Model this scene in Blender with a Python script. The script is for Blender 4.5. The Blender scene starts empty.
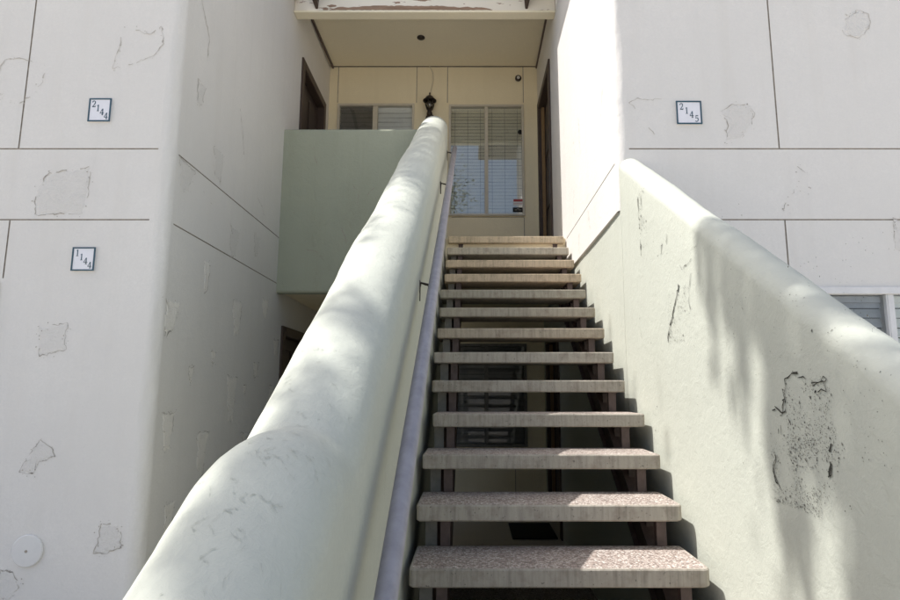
import bpy, bmesh, math, random
from mathutils import Vector, Matrix, noise
rnd = random.Random(7)
C = bpy.context.scene.collection
SC = bpy.context.scene

# ------------------------------------------------------------------ camera
CAM_Z = 1.2
cam = bpy.data.cameras.new('camera')
cam.sensor_width = 36.0
cam.lens = 593.0 / 900.0 * 36.0
cam.shift_x = -22.7 / 900.0
cam.clip_start = 0.05
cam.clip_end = 2000.0
cam_o = bpy.data.objects.new('camera', cam)
C.objects.link(cam_o)
cam_o.location = (0, 0, CAM_Z)
cam_o.rotation_euler = (math.radians(90) + 0.15, 0, 0)
SC.camera = cam_o

# ------------------------------------------------------------------ light
SUN = Vector((-0.60, 0.03, 1.0)).normalized()        # towards the sun: high, from the left, just behind the front walls
elev = math.asin(SUN.z)
azim = math.atan2(SUN.x, SUN.y)
w = bpy.data.worlds.new('World')
SC.world = w
w.use_nodes = True
nt = w.node_tree
bg = nt.nodes['Background']
sky = nt.nodes.new('ShaderNodeTexSky')
sky.sky_type = 'NISHITA'
sky.sun_disc = False
sky.sun_elevation = elev
sky.sun_rotation = azim
sky.dust_density = 3.0
sky.air_density = 1.0
sky.ozone_density = 0.6
nt.links.new(sky.outputs[0], bg.inputs[0])
bg.inputs[1].default_value = 0.105
sl = bpy.data.lights.new('sun', 'SUN')
sl.energy = 3.1
sl.angle = math.radians(0.55)
sl.color = (1.0, 0.975, 0.94)
so = bpy.data.objects.new('sun', sl)
C.objects.link(so)
so.location = (-10, 0, 15)
so.rotation_euler = SUN.to_track_quat('Z', 'Y').to_euler()
SC.view_settings.view_transform = 'Standard'
SC.view_settings.look = 'None'
SC.view_settings.gamma = 1.0
SC.view_settings.use_curve_mapping = False
SC.view_settings.exposure = 0.95
SC.cycles.diffuse_bounces = 10
SC.cycles.max_bounces = 16

# ------------------------------------------------------------------ materials
class NG:
    def __init__(s, name):
        s.m = bpy.data.materials.new(name)
        s.m.use_nodes = True
        s.t = s.m.node_tree
        s.b = s.t.nodes['Principled BSDF']
        s.pos = s.t.nodes.new('ShaderNodeNewGeometry').outputs['Position']
    def n(s, typ, **kw):
        x = s.t.nodes.new(typ)
        for k, v in kw.items():
            setattr(x, k, v)
        return x
    def lk(s, a, b):
        s.t.links.new(a, b)
    def mapped(s, scale):
        mp = s.n('ShaderNodeMapping')
        mp.inputs['Scale'].default_value = scale
        s.lk(s.pos, mp.inputs['Vector'])
        return mp.outputs[0]
    def noise(s, scale, detail=4, rough=0.55, stretch=None, dist=0.0):
        x = s.n('ShaderNodeTexNoise')
        x.inputs['Scale'].default_value = scale
        x.inputs['Detail'].default_value = detail
        x.inputs['Roughness'].default_value = rough
        x.inputs['Distortion'].default_value = dist
        s.lk(s.mapped(stretch) if stretch else s.pos, x.inputs['Vector'])
        return x.outputs['Fac']
    def ramp(s, fac, stops):
        r = s.n('ShaderNodeValToRGB')
        e = r.color_ramp.elements
        while len(e) < len(stops):
            e.new(0.5)
        for q, (p, c) in zip(e, stops):
            q.position = p
            q.color = (c, c, c, 1) if not hasattr(c, '__len__') else (*c, 1)
        s.lk(fac, r.inputs[0])
        return r.outputs[0]
    def mix(s, fac, a, b, blend='MIX'):
        x = s.n('ShaderNodeMix', data_type='RGBA', blend_type=blend)
        for i, v in ((0, fac), (6, a), (7, b)):
            if hasattr(v, 'links') or hasattr(v, 'is_linked'):
                s.lk(v, x.inputs[i])
            else:
                x.inputs[i].default_value = v if i == 0 else (*v, 1)
        return x.outputs[2]
    def math(s, op, a, b):
        x = s.n('ShaderNodeMath', operation=op)
        for i, v in ((0, a), (1, b)):
            if hasattr(v, 'is_linked'):
                s.lk(v, x.inputs[i])
            else:
                x.inputs[i].default_value = v
        return x.outputs[0]
    def bump(s, h, strength, dist, prev=None):
        x = s.n('ShaderNodeBump')
        x.inputs['Strength'].default_value = strength
        x.inputs['Distance'].default_value = dist
        s.lk(h, x.inputs['Height'])
        if prev:
            s.lk(prev, x.inputs['Normal'])
        return x.outputs[0]
    def done(s, color=None, rough=0.8, normal=None, metal=0.0, spec=0.3):
        if color is not None:
            if hasattr(color, 'is_linked'):
                s.lk(color, s.b.inputs['Base Color'])
            else:
                s.b.inputs['Base Color'].default_value = (*color, 1)
        if hasattr(rough, 'is_linked'):
            s.lk(rough, s.b.inputs['Roughness'])
        else:
            s.b.inputs['Roughness'].default_value = rough
        s.b.inputs['Metallic'].default_value = metal
        s.b.inputs['Specular IOR Level'].default_value = spec
        if normal:
            s.lk(normal, s.b.inputs['Normal'])
        return s.m

def sc(c, k):
    return tuple(v * k for v in c)

def stucco(name, col, bump=0.35, mott=0.12, streak=0.25, grit=0.5):
    g = NG(name)
    big = g.noise(1.1, 4, 0.6)
    c = g.mix(g.ramp(big, [(0.3, 0.0), (0.7, 1.0)]), sc(col, 1.0 - mott), col)
    st = g.noise(1.0, 5, 0.6, stretch=(9, 9, 0.7))
    c = g.mix(g.math('MULTIPLY', g.ramp(st, [(0.5, 0.0), (0.8, 1.0)]), streak), c, sc((col[0], col[1] * 0.96, col[2] * 0.88), 0.72))
    spk = g.noise(46, 3, 0.6)
    c = g.mix(g.math('MULTIPLY', g.ramp(spk, [(0.68, 0.0), (0.76, 1.0)]), 0.25), c, sc(col, 0.55))
    mid = g.noise(24, 5, 0.65, dist=1.2)
    c = g.mix(g.math('MULTIPLY', g.ramp(mid, [(0.35, 0.0), (0.62, 1.0)]), 0.55), c, sc(col, 0.92))
    gr = g.noise(75, 2, 0.7)
    c = g.mix(g.math('MULTIPLY', g.ramp(gr, [(0.4, 0.0), (0.65, 1.0)]), 0.5), c, sc(col, 0.90))
    lump = g.noise(7, 5, 0.62, dist=0.6)
    fine = g.noise(120, 3, 0.7)
    nrm = g.bump(lump, bump, 0.014)
    nrm = g.bump(mid, bump * 1.3, 0.006, nrm)
    nrm = g.bump(fine, grit * 0.35, 0.003, nrm)
    return g.done(c, 0.95, nrm, spec=0.08)

def plain(name, col, rough=0.6, metal=0.0, var=0.15, scale=14, spec=0.35, bump=0.1, stretch=None):
    g = NG(name)
    f = g.noise(scale, 4, 0.6, stretch=stretch)
    c = g.mix(g.ramp(f, [(0.3, 0.0), (0.75, 1.0)]), sc(col, 1 - var), sc(col, 1 + var * 0.4))
    nrm = g.bump(f, bump, 0.004)
    return g.done(c, rough, nrm, metal, spec)

M = {}
M['white'] = stucco('white_stucco', (0.76, 0.735, 0.695), bump=0.26, mott=0.09, streak=0.26)
M['white_patch'] = stucco('repaired_stucco', (0.725, 0.70, 0.66), bump=0.75, mott=0.08, streak=0.1, grit=1.5)
M['beige_patch'] = stucco('bare_stucco', (0.85, 0.815, 0.755), bump=0.9, mott=0.1, streak=0.1, grit=1.2)
M['cream'] = stucco('cream_stucco', (0.87, 0.78, 0.57), bump=0.25, mott=0.08, streak=0.25)
M['green'] = stucco('pale_green_stucco', (0.55, 0.565, 0.49), bump=0.30, mott=0.10, streak=0.16)
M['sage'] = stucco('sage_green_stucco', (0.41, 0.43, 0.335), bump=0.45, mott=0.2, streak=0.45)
M['ceiling'] = stucco('cream_ceiling_paint', (0.88, 0.81, 0.63), bump=0.1, mott=0.06, streak=0.0)
M['groove'] = plain('dusty_joint', (0.36, 0.32, 0.27), 0.95, var=0.3, scale=30)
M['crack'] = plain('dirty_crack', (0.45, 0.415, 0.365), 0.95, var=0.35, scale=40)
M['crack_faint'] = plain('faint_crack', (0.55, 0.515, 0.46), 0.95, var=0.25, scale=40)
M['scuff'] = plain('faint_scuff', (0.45, 0.465, 0.405), 0.95, var=0.2, scale=40)
M['black_crack'] = plain('blackened_crack', (0.06, 0.06, 0.05), 0.95, var=0.5, scale=60)
M['flake'] = plain('weathered_flake', (0.19, 0.19, 0.165), 0.95, var=0.7, scale=60)
M['brown'] = plain('dark_brown_paint', (0.075, 0.052, 0.042), 0.5, var=0.25, stretch=(20, 20, 2), scale=3)
M['brown_door'] = plain('dark_brown_door_paint', (0.06, 0.042, 0.035), 0.45, var=0.3, stretch=(30, 30, 2), scale=3)
M['edge_wood'] = plain('warm_door_edge', (0.30, 0.19, 0.09), 0.55, var=0.2)
M['steel_brown'] = plain('brown_painted_steel', (0.12, 0.085, 0.075), 0.5, var=0.35, scale=22)
M['steel_green'] = plain('greenish_painted_steel', (0.21, 0.20, 0.175), 0.6, var=0.25, scale=20)
M['rail'] = plain('lavender_grey_paint', (0.36, 0.345, 0.375), 0.5, var=0.2, scale=18, spec=0.5)
M['dark_metal'] = plain('dark_bronze_metal', (0.055, 0.045, 0.038), 0.4, metal=0.5, var=0.3)
M['white_vinyl'] = plain('white_window_vinyl', (0.72, 0.71, 0.70), 0.45, var=0.08)
M['cream_frame'] = plain('cream_window_frame', (0.62, 0.57, 0.47), 0.5, var=0.08)
M['slat_light'] = plain('ivory_blind', (0.90, 0.85, 0.70), 0.55, var=0.06)
M['slat_white'] = plain('white_blind', (0.91, 0.90, 0.87), 0.55, var=0.06)
M['slat_grey'] = plain('grey_blind', (0.50, 0.50, 0.53), 0.6, var=0.1)
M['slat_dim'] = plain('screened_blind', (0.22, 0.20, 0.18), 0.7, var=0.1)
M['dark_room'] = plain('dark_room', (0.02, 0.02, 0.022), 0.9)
M['black'] = plain('black_rubber', (0.012, 0.012, 0.012), 0.8)
M['ceramic'] = plain('white_glazed_tile', (0.80, 0.79, 0.82), 0.25, var=0.04, spec=0.5, bump=0.02)
M['teal'] = plain('dark_teal_glaze', (0.035, 0.085, 0.115), 0.3, var=0.2, spec=0.5, bump=0.02)
M['plate'] = plain('painted_cover_plate', (0.70, 0.69, 0.67), 0.5, var=0.05)
M['red'] = plain('red_print', (0.45, 0.07, 0.07), 0.5)
M['paper'] = plain('white_print', (0.75, 0.75, 0.73), 0.5, var=0.05)
M['roof'] = plain('roof_shingle', (0.16, 0.13, 0.11), 0.9, var=0.3)
M['bark'] = plain('bark', (0.14, 0.10, 0.075), 0.95, var=0.4, stretch=(8, 8, 1.5), scale=3)
M['leaf'] = plain('leaf', (0.065, 0.10, 0.03), 0.6, var=0.4, scale=4)
M['far_wall'] = stucco('tan_stucco', (0.50, 0.43, 0.32))
M['dark_ground'] = plain('mottled_dark_grey', (0.17, 0.165, 0.17), 0.95, var=0.4, scale=9)  # dark colour of the added ground sheet

def glass(name, refl, tint=(0.97, 0.985, 0.985)):
    m = bpy.data.materials.new(name)
    m.use_nodes = True
    t = m.node_tree
    t.nodes.remove(t.nodes['Principled BSDF'])
    tr = t.nodes.new('ShaderNodeBsdfTransparent')
    tr.inputs[0].default_value = (*tint, 1)
    gl = t.nodes.new('ShaderNodeBsdfGlossy')
    gl.inputs['Roughness'].default_value = 0.0
    fr = t.nodes.new('ShaderNodeFresnel')
    fr.inputs[0].default_value = 1.5
    ml = t.nodes.new('ShaderNodeMath')
    ml.operation = 'MULTIPLY_ADD'
    ml.inputs[1].default_value = 1.0
    ml.inputs[2].default_value = refl
    t.links.new(fr.outputs[0], ml.inputs[0])
    mx = t.nodes.new('ShaderNodeMixShader')
    t.links.new(ml.outputs[0], mx.inputs[0])
    t.links.new(tr.outputs[0], mx.inputs[1])
    t.links.new(gl.outputs[0], mx.inputs[2])
    t.links.new(mx.outputs[0], t.nodes['Material Output'].inputs[0])
    return m
M['glass'] = glass('window_glass', 0.10)
M['clear_glass'] = glass('clear_glass', 0.02)
M['dim_glass'] = glass('low_reflection_glass', -0.03)  # no screen here: reflection turned down so the panes hardly mirror anything
M['lamp_glass'] = glass('lantern_glass', 0.05, (0.75, 0.75, 0.72))

def concrete_side():
    g = NG('cast_concrete_edge')
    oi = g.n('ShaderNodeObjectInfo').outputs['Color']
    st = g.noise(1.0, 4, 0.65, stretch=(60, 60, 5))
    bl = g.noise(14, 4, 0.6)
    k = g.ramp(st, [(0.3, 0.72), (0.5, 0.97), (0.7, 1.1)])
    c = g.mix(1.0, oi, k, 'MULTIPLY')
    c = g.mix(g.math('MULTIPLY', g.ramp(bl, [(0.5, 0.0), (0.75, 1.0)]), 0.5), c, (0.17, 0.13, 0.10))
    pit = g.noise(90, 2, 0.5)
    c = g.mix(g.math('MULTIPLY', g.ramp(pit, [(0.66, 0.0), (0.74, 1.0)]), 0.6), c, (0.06, 0.055, 0.05))
    return g.done(c, 0.9, g.bump(pit, 0.4, 0.003), spec=0.2)
def aggregate(name, dark=1.0):
    g = NG(name)
    v = g.n('ShaderNodeTexVoronoi')
    v.inputs['Scale'].default_value = 125
    g.lk(g.pos, v.inputs['Vector'])
    sep = g.n('ShaderNodeSeparateColor')
    g.lk(v.outputs['Color'], sep.inputs[0])
    c = g.ramp(sep.outputs[0], [(0.0, sc((0.15, 0.12, 0.105), dark)), (0.25, sc((0.23, 0.18, 0.155), dark)), (0.5, sc((0.31, 0.255, 0.225), dark)), (0.75, sc((0.37, 0.32, 0.285), dark)), (1.0, sc((0.50, 0.46, 0.42), dark))])
    gap = g.ramp(v.outputs['Distance'], [(0.35, 0.0), (0.75, 1.0)])
    c = g.mix(g.math('MULTIPLY', gap, 0.6), c, sc((0.10, 0.085, 0.075), dark))
    inv = g.math('SUBTRACT', 1.0, v.outputs['Distance'])
    return g.done(c, 0.75, g.bump(inv, 0.7, 0.004), spec=0.3)
M['concrete'] = concrete_side()
M['aggregate'] = aggregate('exposed_aggregate', 1.4)
M['aggregate_path'] = aggregate('exposed_aggregate_paving', 0.9)

def peel_mat():
    g = NG('peeling_white_paint')
    a = g.noise(1.0, 6, 0.65, stretch=(3.2, 3.2, 14))
    c = g.mix(g.ramp(a, [(0.585, 0.0), (0.60, 1.0)]), (0.80, 0.75, 0.65), (0.30, 0.20, 0.14))
    return g.done(c, 0.8, g.bump(a, 0.2, 0.004))
M['peel'] = peel_mat()
M['bare_wood'] = plain('bare_weathered_wood', (0.36, 0.245, 0.17), 0.85, var=0.4, stretch=(2, 10, 30), scale=2, bump=0.4)

def ground_mat():
    g = NG('concrete_paving')
    a = g.noise(0.6, 5, 0.6)
    c = g.mix(g.ramp(a, [(0.3, 0.0), (0.7, 1.0)]), (0.52, 0.49, 0.43), (0.63, 0.59, 0.52))
    f = g.noise(60, 3, 0.6)
    return g.done(c, 0.9, g.bump(f, 0.3, 0.004))
M['ground'] = ground_mat()

# ------------------------------------------------------------------ builders
WORLD = {}
def empty(name, loc):
    o = bpy.data.objects.new(name, None)
    o.empty_display_size = 0.2
    o.location = loc
    C.objects.link(o)
    WORLD[o.name] = Vector(loc)
    return o
def tag(o, label=None, cat=None, group=None, kind=None):
    if label: o['label'] = label
    if cat: o['category'] = cat
    if group: o['group'] = group
    if kind: o['kind'] = kind
    return o

class MB:
    def __init__(s):
        s.v, s.f, s.mi = [], [], []
    def add(s, vs, fs, mi=0):
        k = len(s.v)
        s.v += [tuple(p) for p in vs]
        for f in fs:
            s.f.append(tuple(i + k for i in f))
            s.mi.append(mi)
        return s
    def box(s, x0, x1, y0, y1, z0, z1, mi=0):
        vs = [(x, y, z) for x in (x0, x1) for y in (y0, y1) for z in (z0, z1)]
        return s.add(vs, [(0, 1, 3, 2), (4, 6, 7, 5), (0, 4, 5, 1), (2, 3, 7, 6), (0, 2, 6, 4), (1, 5, 7, 3)], mi)
    def prism(s, poly, ext, mi=0):                     # poly: list of 3-D points (planar), ext: extrusion vector
        n = len(poly)
        e = Vector(ext)
        vs = [Vector(p) for p in poly] + [Vector(p) + e for p in poly]
        fs = [tuple(range(n))[::-1], tuple(range(n, 2 * n))]
        fs += [(i, (i + 1) % n, n + (i + 1) % n, n + i) for i in range(n)]
        return s.add(vs, fs, mi)
    def tube(s, pts, r, seg=12, mi=0, caps=True):
        pts = [Vector(p) for p in pts]
        rs = r if hasattr(r, '__len__') else [r] * len(pts)
        rings = []
        ref = None
        for i, p in enumerate(pts):
            d = (pts[min(i + 1, len(pts) - 1)] - pts[max(i - 1, 0)]).normalized()
            if ref is None:
                ref = Vector((0, 0, 1)) if abs(d.z) < 0.9 else Vector((1, 0, 0))
            a = d.cross(ref).normalized()
            b = a.cross(d).normalized()
            ref = b
            rings.append([p + (a * math.cos(t) + b * math.sin(t)) * rs[i] for t in (2 * math.pi * k / seg for k in range(seg))])
        vs = [q for rg in rings for q in rg]
        fs = []
        for i in range(len(pts) - 1):
            for k in range(seg):
                k2 = (k + 1) % seg
                fs.append((i * seg + k, i * seg + k2, (i + 1) * seg + k2, (i + 1) * seg + k))
        if caps:
            fs.append(tuple(range(seg))[::-1])
            fs.append(tuple((len(pts) - 1) * seg + k for k in range(seg)))
        return s.add(vs, fs, mi)
    def lathe(s, c, prof, seg=20, axis='z', mi=0):     # prof: (radius, offset along axis)
        vs = []
        for r, h in prof:
            for k in range(seg):
                t = 2 * math.pi * k / seg
                a, b = r * math.cos(t), r * math.sin(t)
                p = {'z': (a, b, h), 'y': (a, h, b), 'x': (h, a, b)}[axis]
                vs.append((c[0] + p[0], c[1] + p[1], c[2] + p[2]))
        fs = []
        n = len(prof)
        for i in range(n - 1):
            for k in range(seg):
                k2 = (k + 1) % seg
                fs.append((i * seg + k, i * seg + k2, (i + 1) * seg + k2, (i + 1) * seg + k))
        fs.append(tuple(range(seg)))
        fs.append(tuple((n - 1) * seg + k for k in range(seg)))
        return s.add(vs, fs, mi)
    def build(s, name, mats, parent=None, smooth=False, bevel=0.0, bseg=2, recalc=True, loc=None):
        mats = mats if isinstance(mats, (list, tuple)) else [mats]
        off = Vector((0, 0, 0))
        if parent is not None:
            off = WORLD[parent.name]
        base = Vector(loc) if loc is not None else off
        me = bpy.data.meshes.new(name)
        me.from_pydata([tuple(Vector(p) - base) for p in s.v], [], s.f)
        for m in mats:
            me.materials.append(m)
        for p, i in zip(me.polygons, s.mi):
            p.material_index = i
        if recalc or bevel:
            bm = bmesh.new()
            bm.from_mesh(me)
            if recalc:
                bmesh.ops.recalc_face_normals(bm, faces=bm.faces)
            if bevel:
                bmesh.ops.bevel(bm, geom=[e for e in bm.edges if len(e.link_faces) == 2 and e.calc_face_angle(0) > 0.6], offset=bevel, segments=bseg, affect='EDGES', profile=0.5, clamp_overlap=True)
            bm.to_mesh(me)
            bm.free()
        if smooth:
            for p in me.polygons:
                p.use_smooth = True
        o = bpy.data.objects.new(name, me)
        C.objects.link(o)
        if parent is not None:
            o.parent = parent
            o.location = base - off
        elif loc is not None:
            o.location = base
        WORLD[o.name] = base.copy()
        return o

def cellwall(mb, P, us, vs, rects, umin, umax, vmin, vmax, depth=0.005):
    """A wall plane P(u, v, d) cut by rects (u0,u1,v0,v1,kind): 'g' a groove of real depth, 'h' a hole."""
    U = sorted(set([umin, umax] + us + [x for r in rects for x in r[:2] if umin < x < umax]))
    V = sorted(set([vmin, vmax] + vs + [x for r in rects for x in r[2:4] if vmin < x < vmax]))
    K = {}
    for i in range(len(U) - 1):
        for j in range(len(V) - 1):
            cu, cv = (U[i] + U[i + 1]) / 2, (V[j] + V[j + 1]) / 2
            k = 'w'
            for r in rects:
                if r[0] < cu < r[1] and r[2] < cv < r[3]:
                    k = r[4]
            K[i, j] = k
    dep = {'w': 0.0, 'g': depth, 'h': 0.12}
    for (i, j), k in K.items():
        q = [(U[i], V[j]), (U[i + 1], V[j]), (U[i + 1], V[j + 1]), (U[i], V[j + 1])]
        d = dep[k]
        if k != 'h':
            mb.add([P(a, b, d) for a, b in q], [(0, 1, 2, 3)], 1 if k == 'g' else 0)
        for di, dj, a, b in ((1, 0, q[1], q[2]), (0, 1, q[3], q[2])):
            k2 = K.get((i + di, j + dj))
            if k2 and k2 != k:
                d2 = dep[k2]
                mb.add([P(*a, d), P(*b, d), P(*b, d2), P(*a, d2)], [(0, 1, 2, 3)], 0 if 'h' in (k, k2) else 1)

def jag(pts, step=0.02, amp=0.006, seed=0):
    r = random.Random(seed)
    out = []
    for (a, b), (c, d) in zip(pts[:-1], pts[1:]):
        L = math.hypot(c - a, d - b)
        n = max(1, int(L / step))
        for k in range(n):
            t = k / n
            out.append((a + (c - a) * t + r.uniform(-amp, amp), b + (d - b) * t + r.uniform(-amp, amp)))
    out.append(pts[-1])
    return out

def crack(mb, P, pts, wid, mi, seed=0, gaps=0.2, lift=0.0015, amp=0.007):
    """A jagged hairline on the plane P(u, v, d): thin raised slivers with breaks and changing width."""
    r = random.Random(seed)
    q = jag(pts, 0.017, amp, seed)
    wl = wid * r.uniform(0.4, 1.2)
    on = True
    for a, b in zip(q[:-1], q[1:]):
        if r.random() < 0.3:
            on = r.random() > gaps
        w2 = wid * r.choice((0.25, 0.5, 0.8, 1.0, 1.5)) * r.uniform(0.7, 1.2)
        if on:
            dx, dy = b[0] - a[0], b[1] - a[1]
            L = math.hypot(dx, dy) or 1
            nx, ny = -dy / L, dx / L
            quad = [(a[0] + nx * wl / 2, a[1] + ny * wl / 2), (a[0] - nx * wl / 2, a[1] - ny * wl / 2), (b[0] - nx * w2 / 2, b[1] - ny * w2 / 2), (b[0] + nx * w2 / 2, b[1] + ny * w2 / 2)]
            mb.add([P(x, y, -lift) for x, y in quad], [(0, 1, 2, 3)], mi)
        wl = w2

def patch(mb, P, outline, mi, cmi, seed=0, wid=0.006, crumbs=14, thick=0.002, gaps=0.35):
    """A stucco repair in the wall mesh: an uneven raised plate, its broken outline and the crumbs along it."""
    r = random.Random(seed)
    ring = jag(outline + [outline[0]], 0.016, 0.008, seed)[:-1]
    cu = sum(p[0] for p in ring) / len(ring)
    cv = sum(p[1] for p in ring) / len(ring)
    n = len(ring)
    if mi is not None:
        inner = [(cu + (u - cu) * 0.86, cv + (v - cv) * 0.86) for u, v in ring]
        vs = [P(u, v, 0.001) for u, v in ring] + [P(u, v, -thick) for u, v in inner] + [P(cu, cv, -thick)]
        fs = [(i, (i + 1) % n, n + (i + 1) % n, n + i) for i in range(n)] + [(n + i, n + (i + 1) % n, 2 * n) for i in range(n)]
        mb.add(vs, fs, mi)
    crack(mb, P, outline + [outline[0]], wid, cmi, seed + 1, gaps=gaps, lift=thick + 0.001)
    for _ in range(crumbs):
        u, v = r.choice(ring)
        u += r.gauss(0, 0.012); v += r.gauss(0, 0.012)
        q = r.uniform(0.0015, 0.005)
        mb.add([P(u + q * r.uniform(.4, 1.4) * math.cos(a), v + q * r.uniform(.4, 1.4) * math.sin(a), -thick - 0.001) for a in (0, 1.3, 2.6, 3.9, 5.2)], [(0, 1, 2, 3, 4)], cmi)
WALLM = ['white', 'groove', 'white_patch', 'beige_patch', 'crack', 'crack_faint']
WI = {k: i for i, k in enumerate(WALLM)}
WM = [M[k] for k in WALLM]

def window(parent, x0, x1, z0, z1, y, fmat, panes, slat_pitch=0.05, fw=0.035, mull=0.045, off=0.0, proud=0.02, cords=True, split=0.5, cord_mat=None, closed=True, gm='glass'):
    """sliding window: outer frame > mullion, then for each half a blind and a glass pane. y = wall plane, the room lies at +y."""
    f = MB()
    ya, yb = y - proud, y + 0.09
    f.box(x0, x1, ya, yb, z1 - fw, z1)
    f.box(x0, x1, ya - 0.012, yb, z0, z0 + fw)
    f.box(x0, x0 + fw, ya, yb, z0 + fw, z1 - fw)
    f.box(x1 - fw, x1, ya, yb, z0 + fw, z1 - fw)
    fr = f.build('window', fmat, parent, bevel=0.003, bseg=1)
    xm = x0 + (x1 - x0) * split
    MB().box(xm - mull / 2, xm + mull / 2, y - 0.006, y + 0.07, z0 + fw, z1 - fw).box(xm - mull / 2 + 0.008, xm - mull / 2 + 0.014, y - 0.010, y - 0.005, z0 + fw, z1 - fw).build('mullion', fmat, fr, bevel=0.002, bseg=1)
    halves = [(x0 + fw, xm - mull / 2, 0.022), (xm + mull / 2, x1 - fw, 0.008)]
    for (a, b, dy), pm in zip(halves, panes):
        MB().box(a, b, y + dy, y + dy + 0.004, z0 + fw, z1 - fw).build('pane', M[gm], fr)
        s = MB()
        z = z1 - fw - 0.05
        s.box(a, b, y + 0.045, y + 0.075, z1 - fw - 0.045, z1 - fw - 0.004)
        while z > z0 + fw + 0.01:
            h = slat_pitch * (rnd.uniform(0.525, 0.545) if closed else rnd.uniform(0.47, 0.50))
            t = rnd.uniform(-0.002, 0.002)
            yy = y + 0.060
            zz = [z + t + h, z - t - h]
            s.add([(a, yy - 0.010, z - t - h), (b, yy - 0.010, z + t - h), (b, yy, z + t), (a, yy, z - t), (b, yy + 0.007, z + t + h), (a, yy + 0.007, z - t + h)], [(0, 1, 2, 3), (3, 2, 4, 5)])
            z -= slat_pitch
        bl = s.build('blind', M[pm], fr, recalc=False)
        if cords:
            c = MB()
            for q in (0.12, 0.5, 0.88):
                xx = a + (b - a) * q
                c.tube([(xx, y + 0.046, z0 + fw), (xx, y + 0.046, z1 - fw - 0.01)], 0.0022, 5)
            c.build('cord', M['steel_green'] if cord_mat is None else cord_mat, fr)
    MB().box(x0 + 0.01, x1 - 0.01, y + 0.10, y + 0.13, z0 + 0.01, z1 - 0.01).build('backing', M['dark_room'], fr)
    return fr

def strokes(mb, P, segs, depth):
    """calligraphic strokes: each is a list of (u, v, width) joined into a flat raised ribbon."""
    for st in segs:
        n = len(st)
        L, R = [], []
        for i, (u, v, wd) in enumerate(st):
            a = st[max(i - 1, 0)]; b = st[min(i + 1, n - 1)]
            dx, dy = b[0] - a[0], b[1] - a[1]
            l = math.hypot(dx, dy) or 1
            nx, ny = -dy / l, dx / l
            L.append((u + nx * wd / 2, v + ny * wd / 2)); R.append((u - nx * wd / 2, v - ny * wd / 2))
        vs = [P(*p, -depth) for p in L] + [P(*p, -depth) for p in R] + [P(*p, 0.0) for p in L] + [P(*p, 0.0) for p in R]
        fs = []
        for i in range(n - 1):
            fs += [(i, i + 1, n + i + 1, n + i), (2 * n + i, 2 * n + i + 1, i + 1, i), (n + i, n + i + 1, 3 * n + i + 1, 3 * n + i)]
        fs += [(0, n, 3 * n, 2 * n), (n - 1, 2 * n - 1, 4 * n - 1, 3 * n - 1)]
        mb.add(vs, fs)
DIG = {
 '1': [[(0.5, 1.0, .17), (0.5, 0.0, .17)], [(0.5, 0.97, .05), (0.28, 0.84, .07)], [(0.26, 0.02, .06), (0.74, 0.02, .06)]],
 '2': [[(0.14, 0.74, .13), (0.18, 0.88, .12), (0.34, 0.97, .09), (0.56, 0.96, .12), (0.72, 0.84, .17), (0.72, 0.66, .17), (0.58, 0.45, .13), (0.32, 0.20, .08), (0.14, 0.05, .07)], [(0.12, 0.06, .12), (0.78, 0.06, .14)], [(0.76, 0.0, .06), (0.84, 0.24, .05)]],
 '4': [[(0.62, 1.0, .16), (0.62, 0.0, .16)], [(0.58, 0.98, .07), (0.08, 0.32, .07)], [(0.05, 0.30, .09), (0.90, 0.30, .09)], [(0.42, 0.02, .06), (0.82, 0.02, .06)]],
 '5': [[(0.26, 0.98, .05), (0.20, 0.52, .06)], [(0.25, 0.93, .13), (0.78, 0.95, .12)], [(0.20, 0.52, .06), (0.40, 0.62, .08), (0.62, 0.58, .13), (0.76, 0.42, .17), (0.74, 0.22, .16), (0.58, 0.06, .10), (0.34, 0.02, .09), (0.14, 0.12, .12)]],
}

# ------------------------------------------------------------------ dimensions
GZ = -0.367                     # ground
YF = 3.65                       # plane of the two front walls
YB = 7.85                       # back wall of the entry
LAND = 2.69                     # landing height
CEIL = 5.75
RUN, RISE, Y1, Z1 = 0.2767, 0.18, 2.3527, 0.533
SL = RISE / RUN
def nose(y): return Z1 + (y - Y1) * SL
def xl(y): return -1.950 - 0.018 * (y - YF)      # left corridor wall
def xr(y): return 0.932 - 0.005 * (y - YF)       # right corridor wall, white part
XG = 0.945                      # right green wall plane
RV1, RV2 = 2.742, 2.268         # joints of the floor band

KA, KB = 1.40, 1.25              # the crown runs level between these, then slopes on
def ridge(y, h=1.20):            # crown of the sloping walls above the ground datum
    if y >= KA: return nose(y) + h
    zk = nose(KA) + h
    if y >= KB: return zk
    return zk - (KB - y) * SL
def rsm(y, h=1.20):
    if callable(h): return nose(y) + h(y)
    q = 0.022 if y > 1.33 else 0.07
    return sum(ridge(y + d * q, h(y) if callable(h) else h) for d in (-1, -.67, -.33, 0, .33, .67, 1)) / 7
def HR_(y): return 1.318 + 0.030 * (3.0 - y)
RR = 0.075
def wav(y, z, x, sd, k):
    return k * (0.012 * noise.noise((y * 1.3 + sd, z * 1.6, x * 2)) + 0.003 * noise.noise((y * 4.5 + sd, z * 5, x * 5)) + 0.0018 * noise.noise((y * 17, z * 17 + sd, x * 17)))
def wk(z, zs):
    q = min(1.0, max(0.0, (z - (zs - 0.45)) / 0.45))
    return 0.35 + 0.65 * q * q * (3 - 2 * q)

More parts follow.
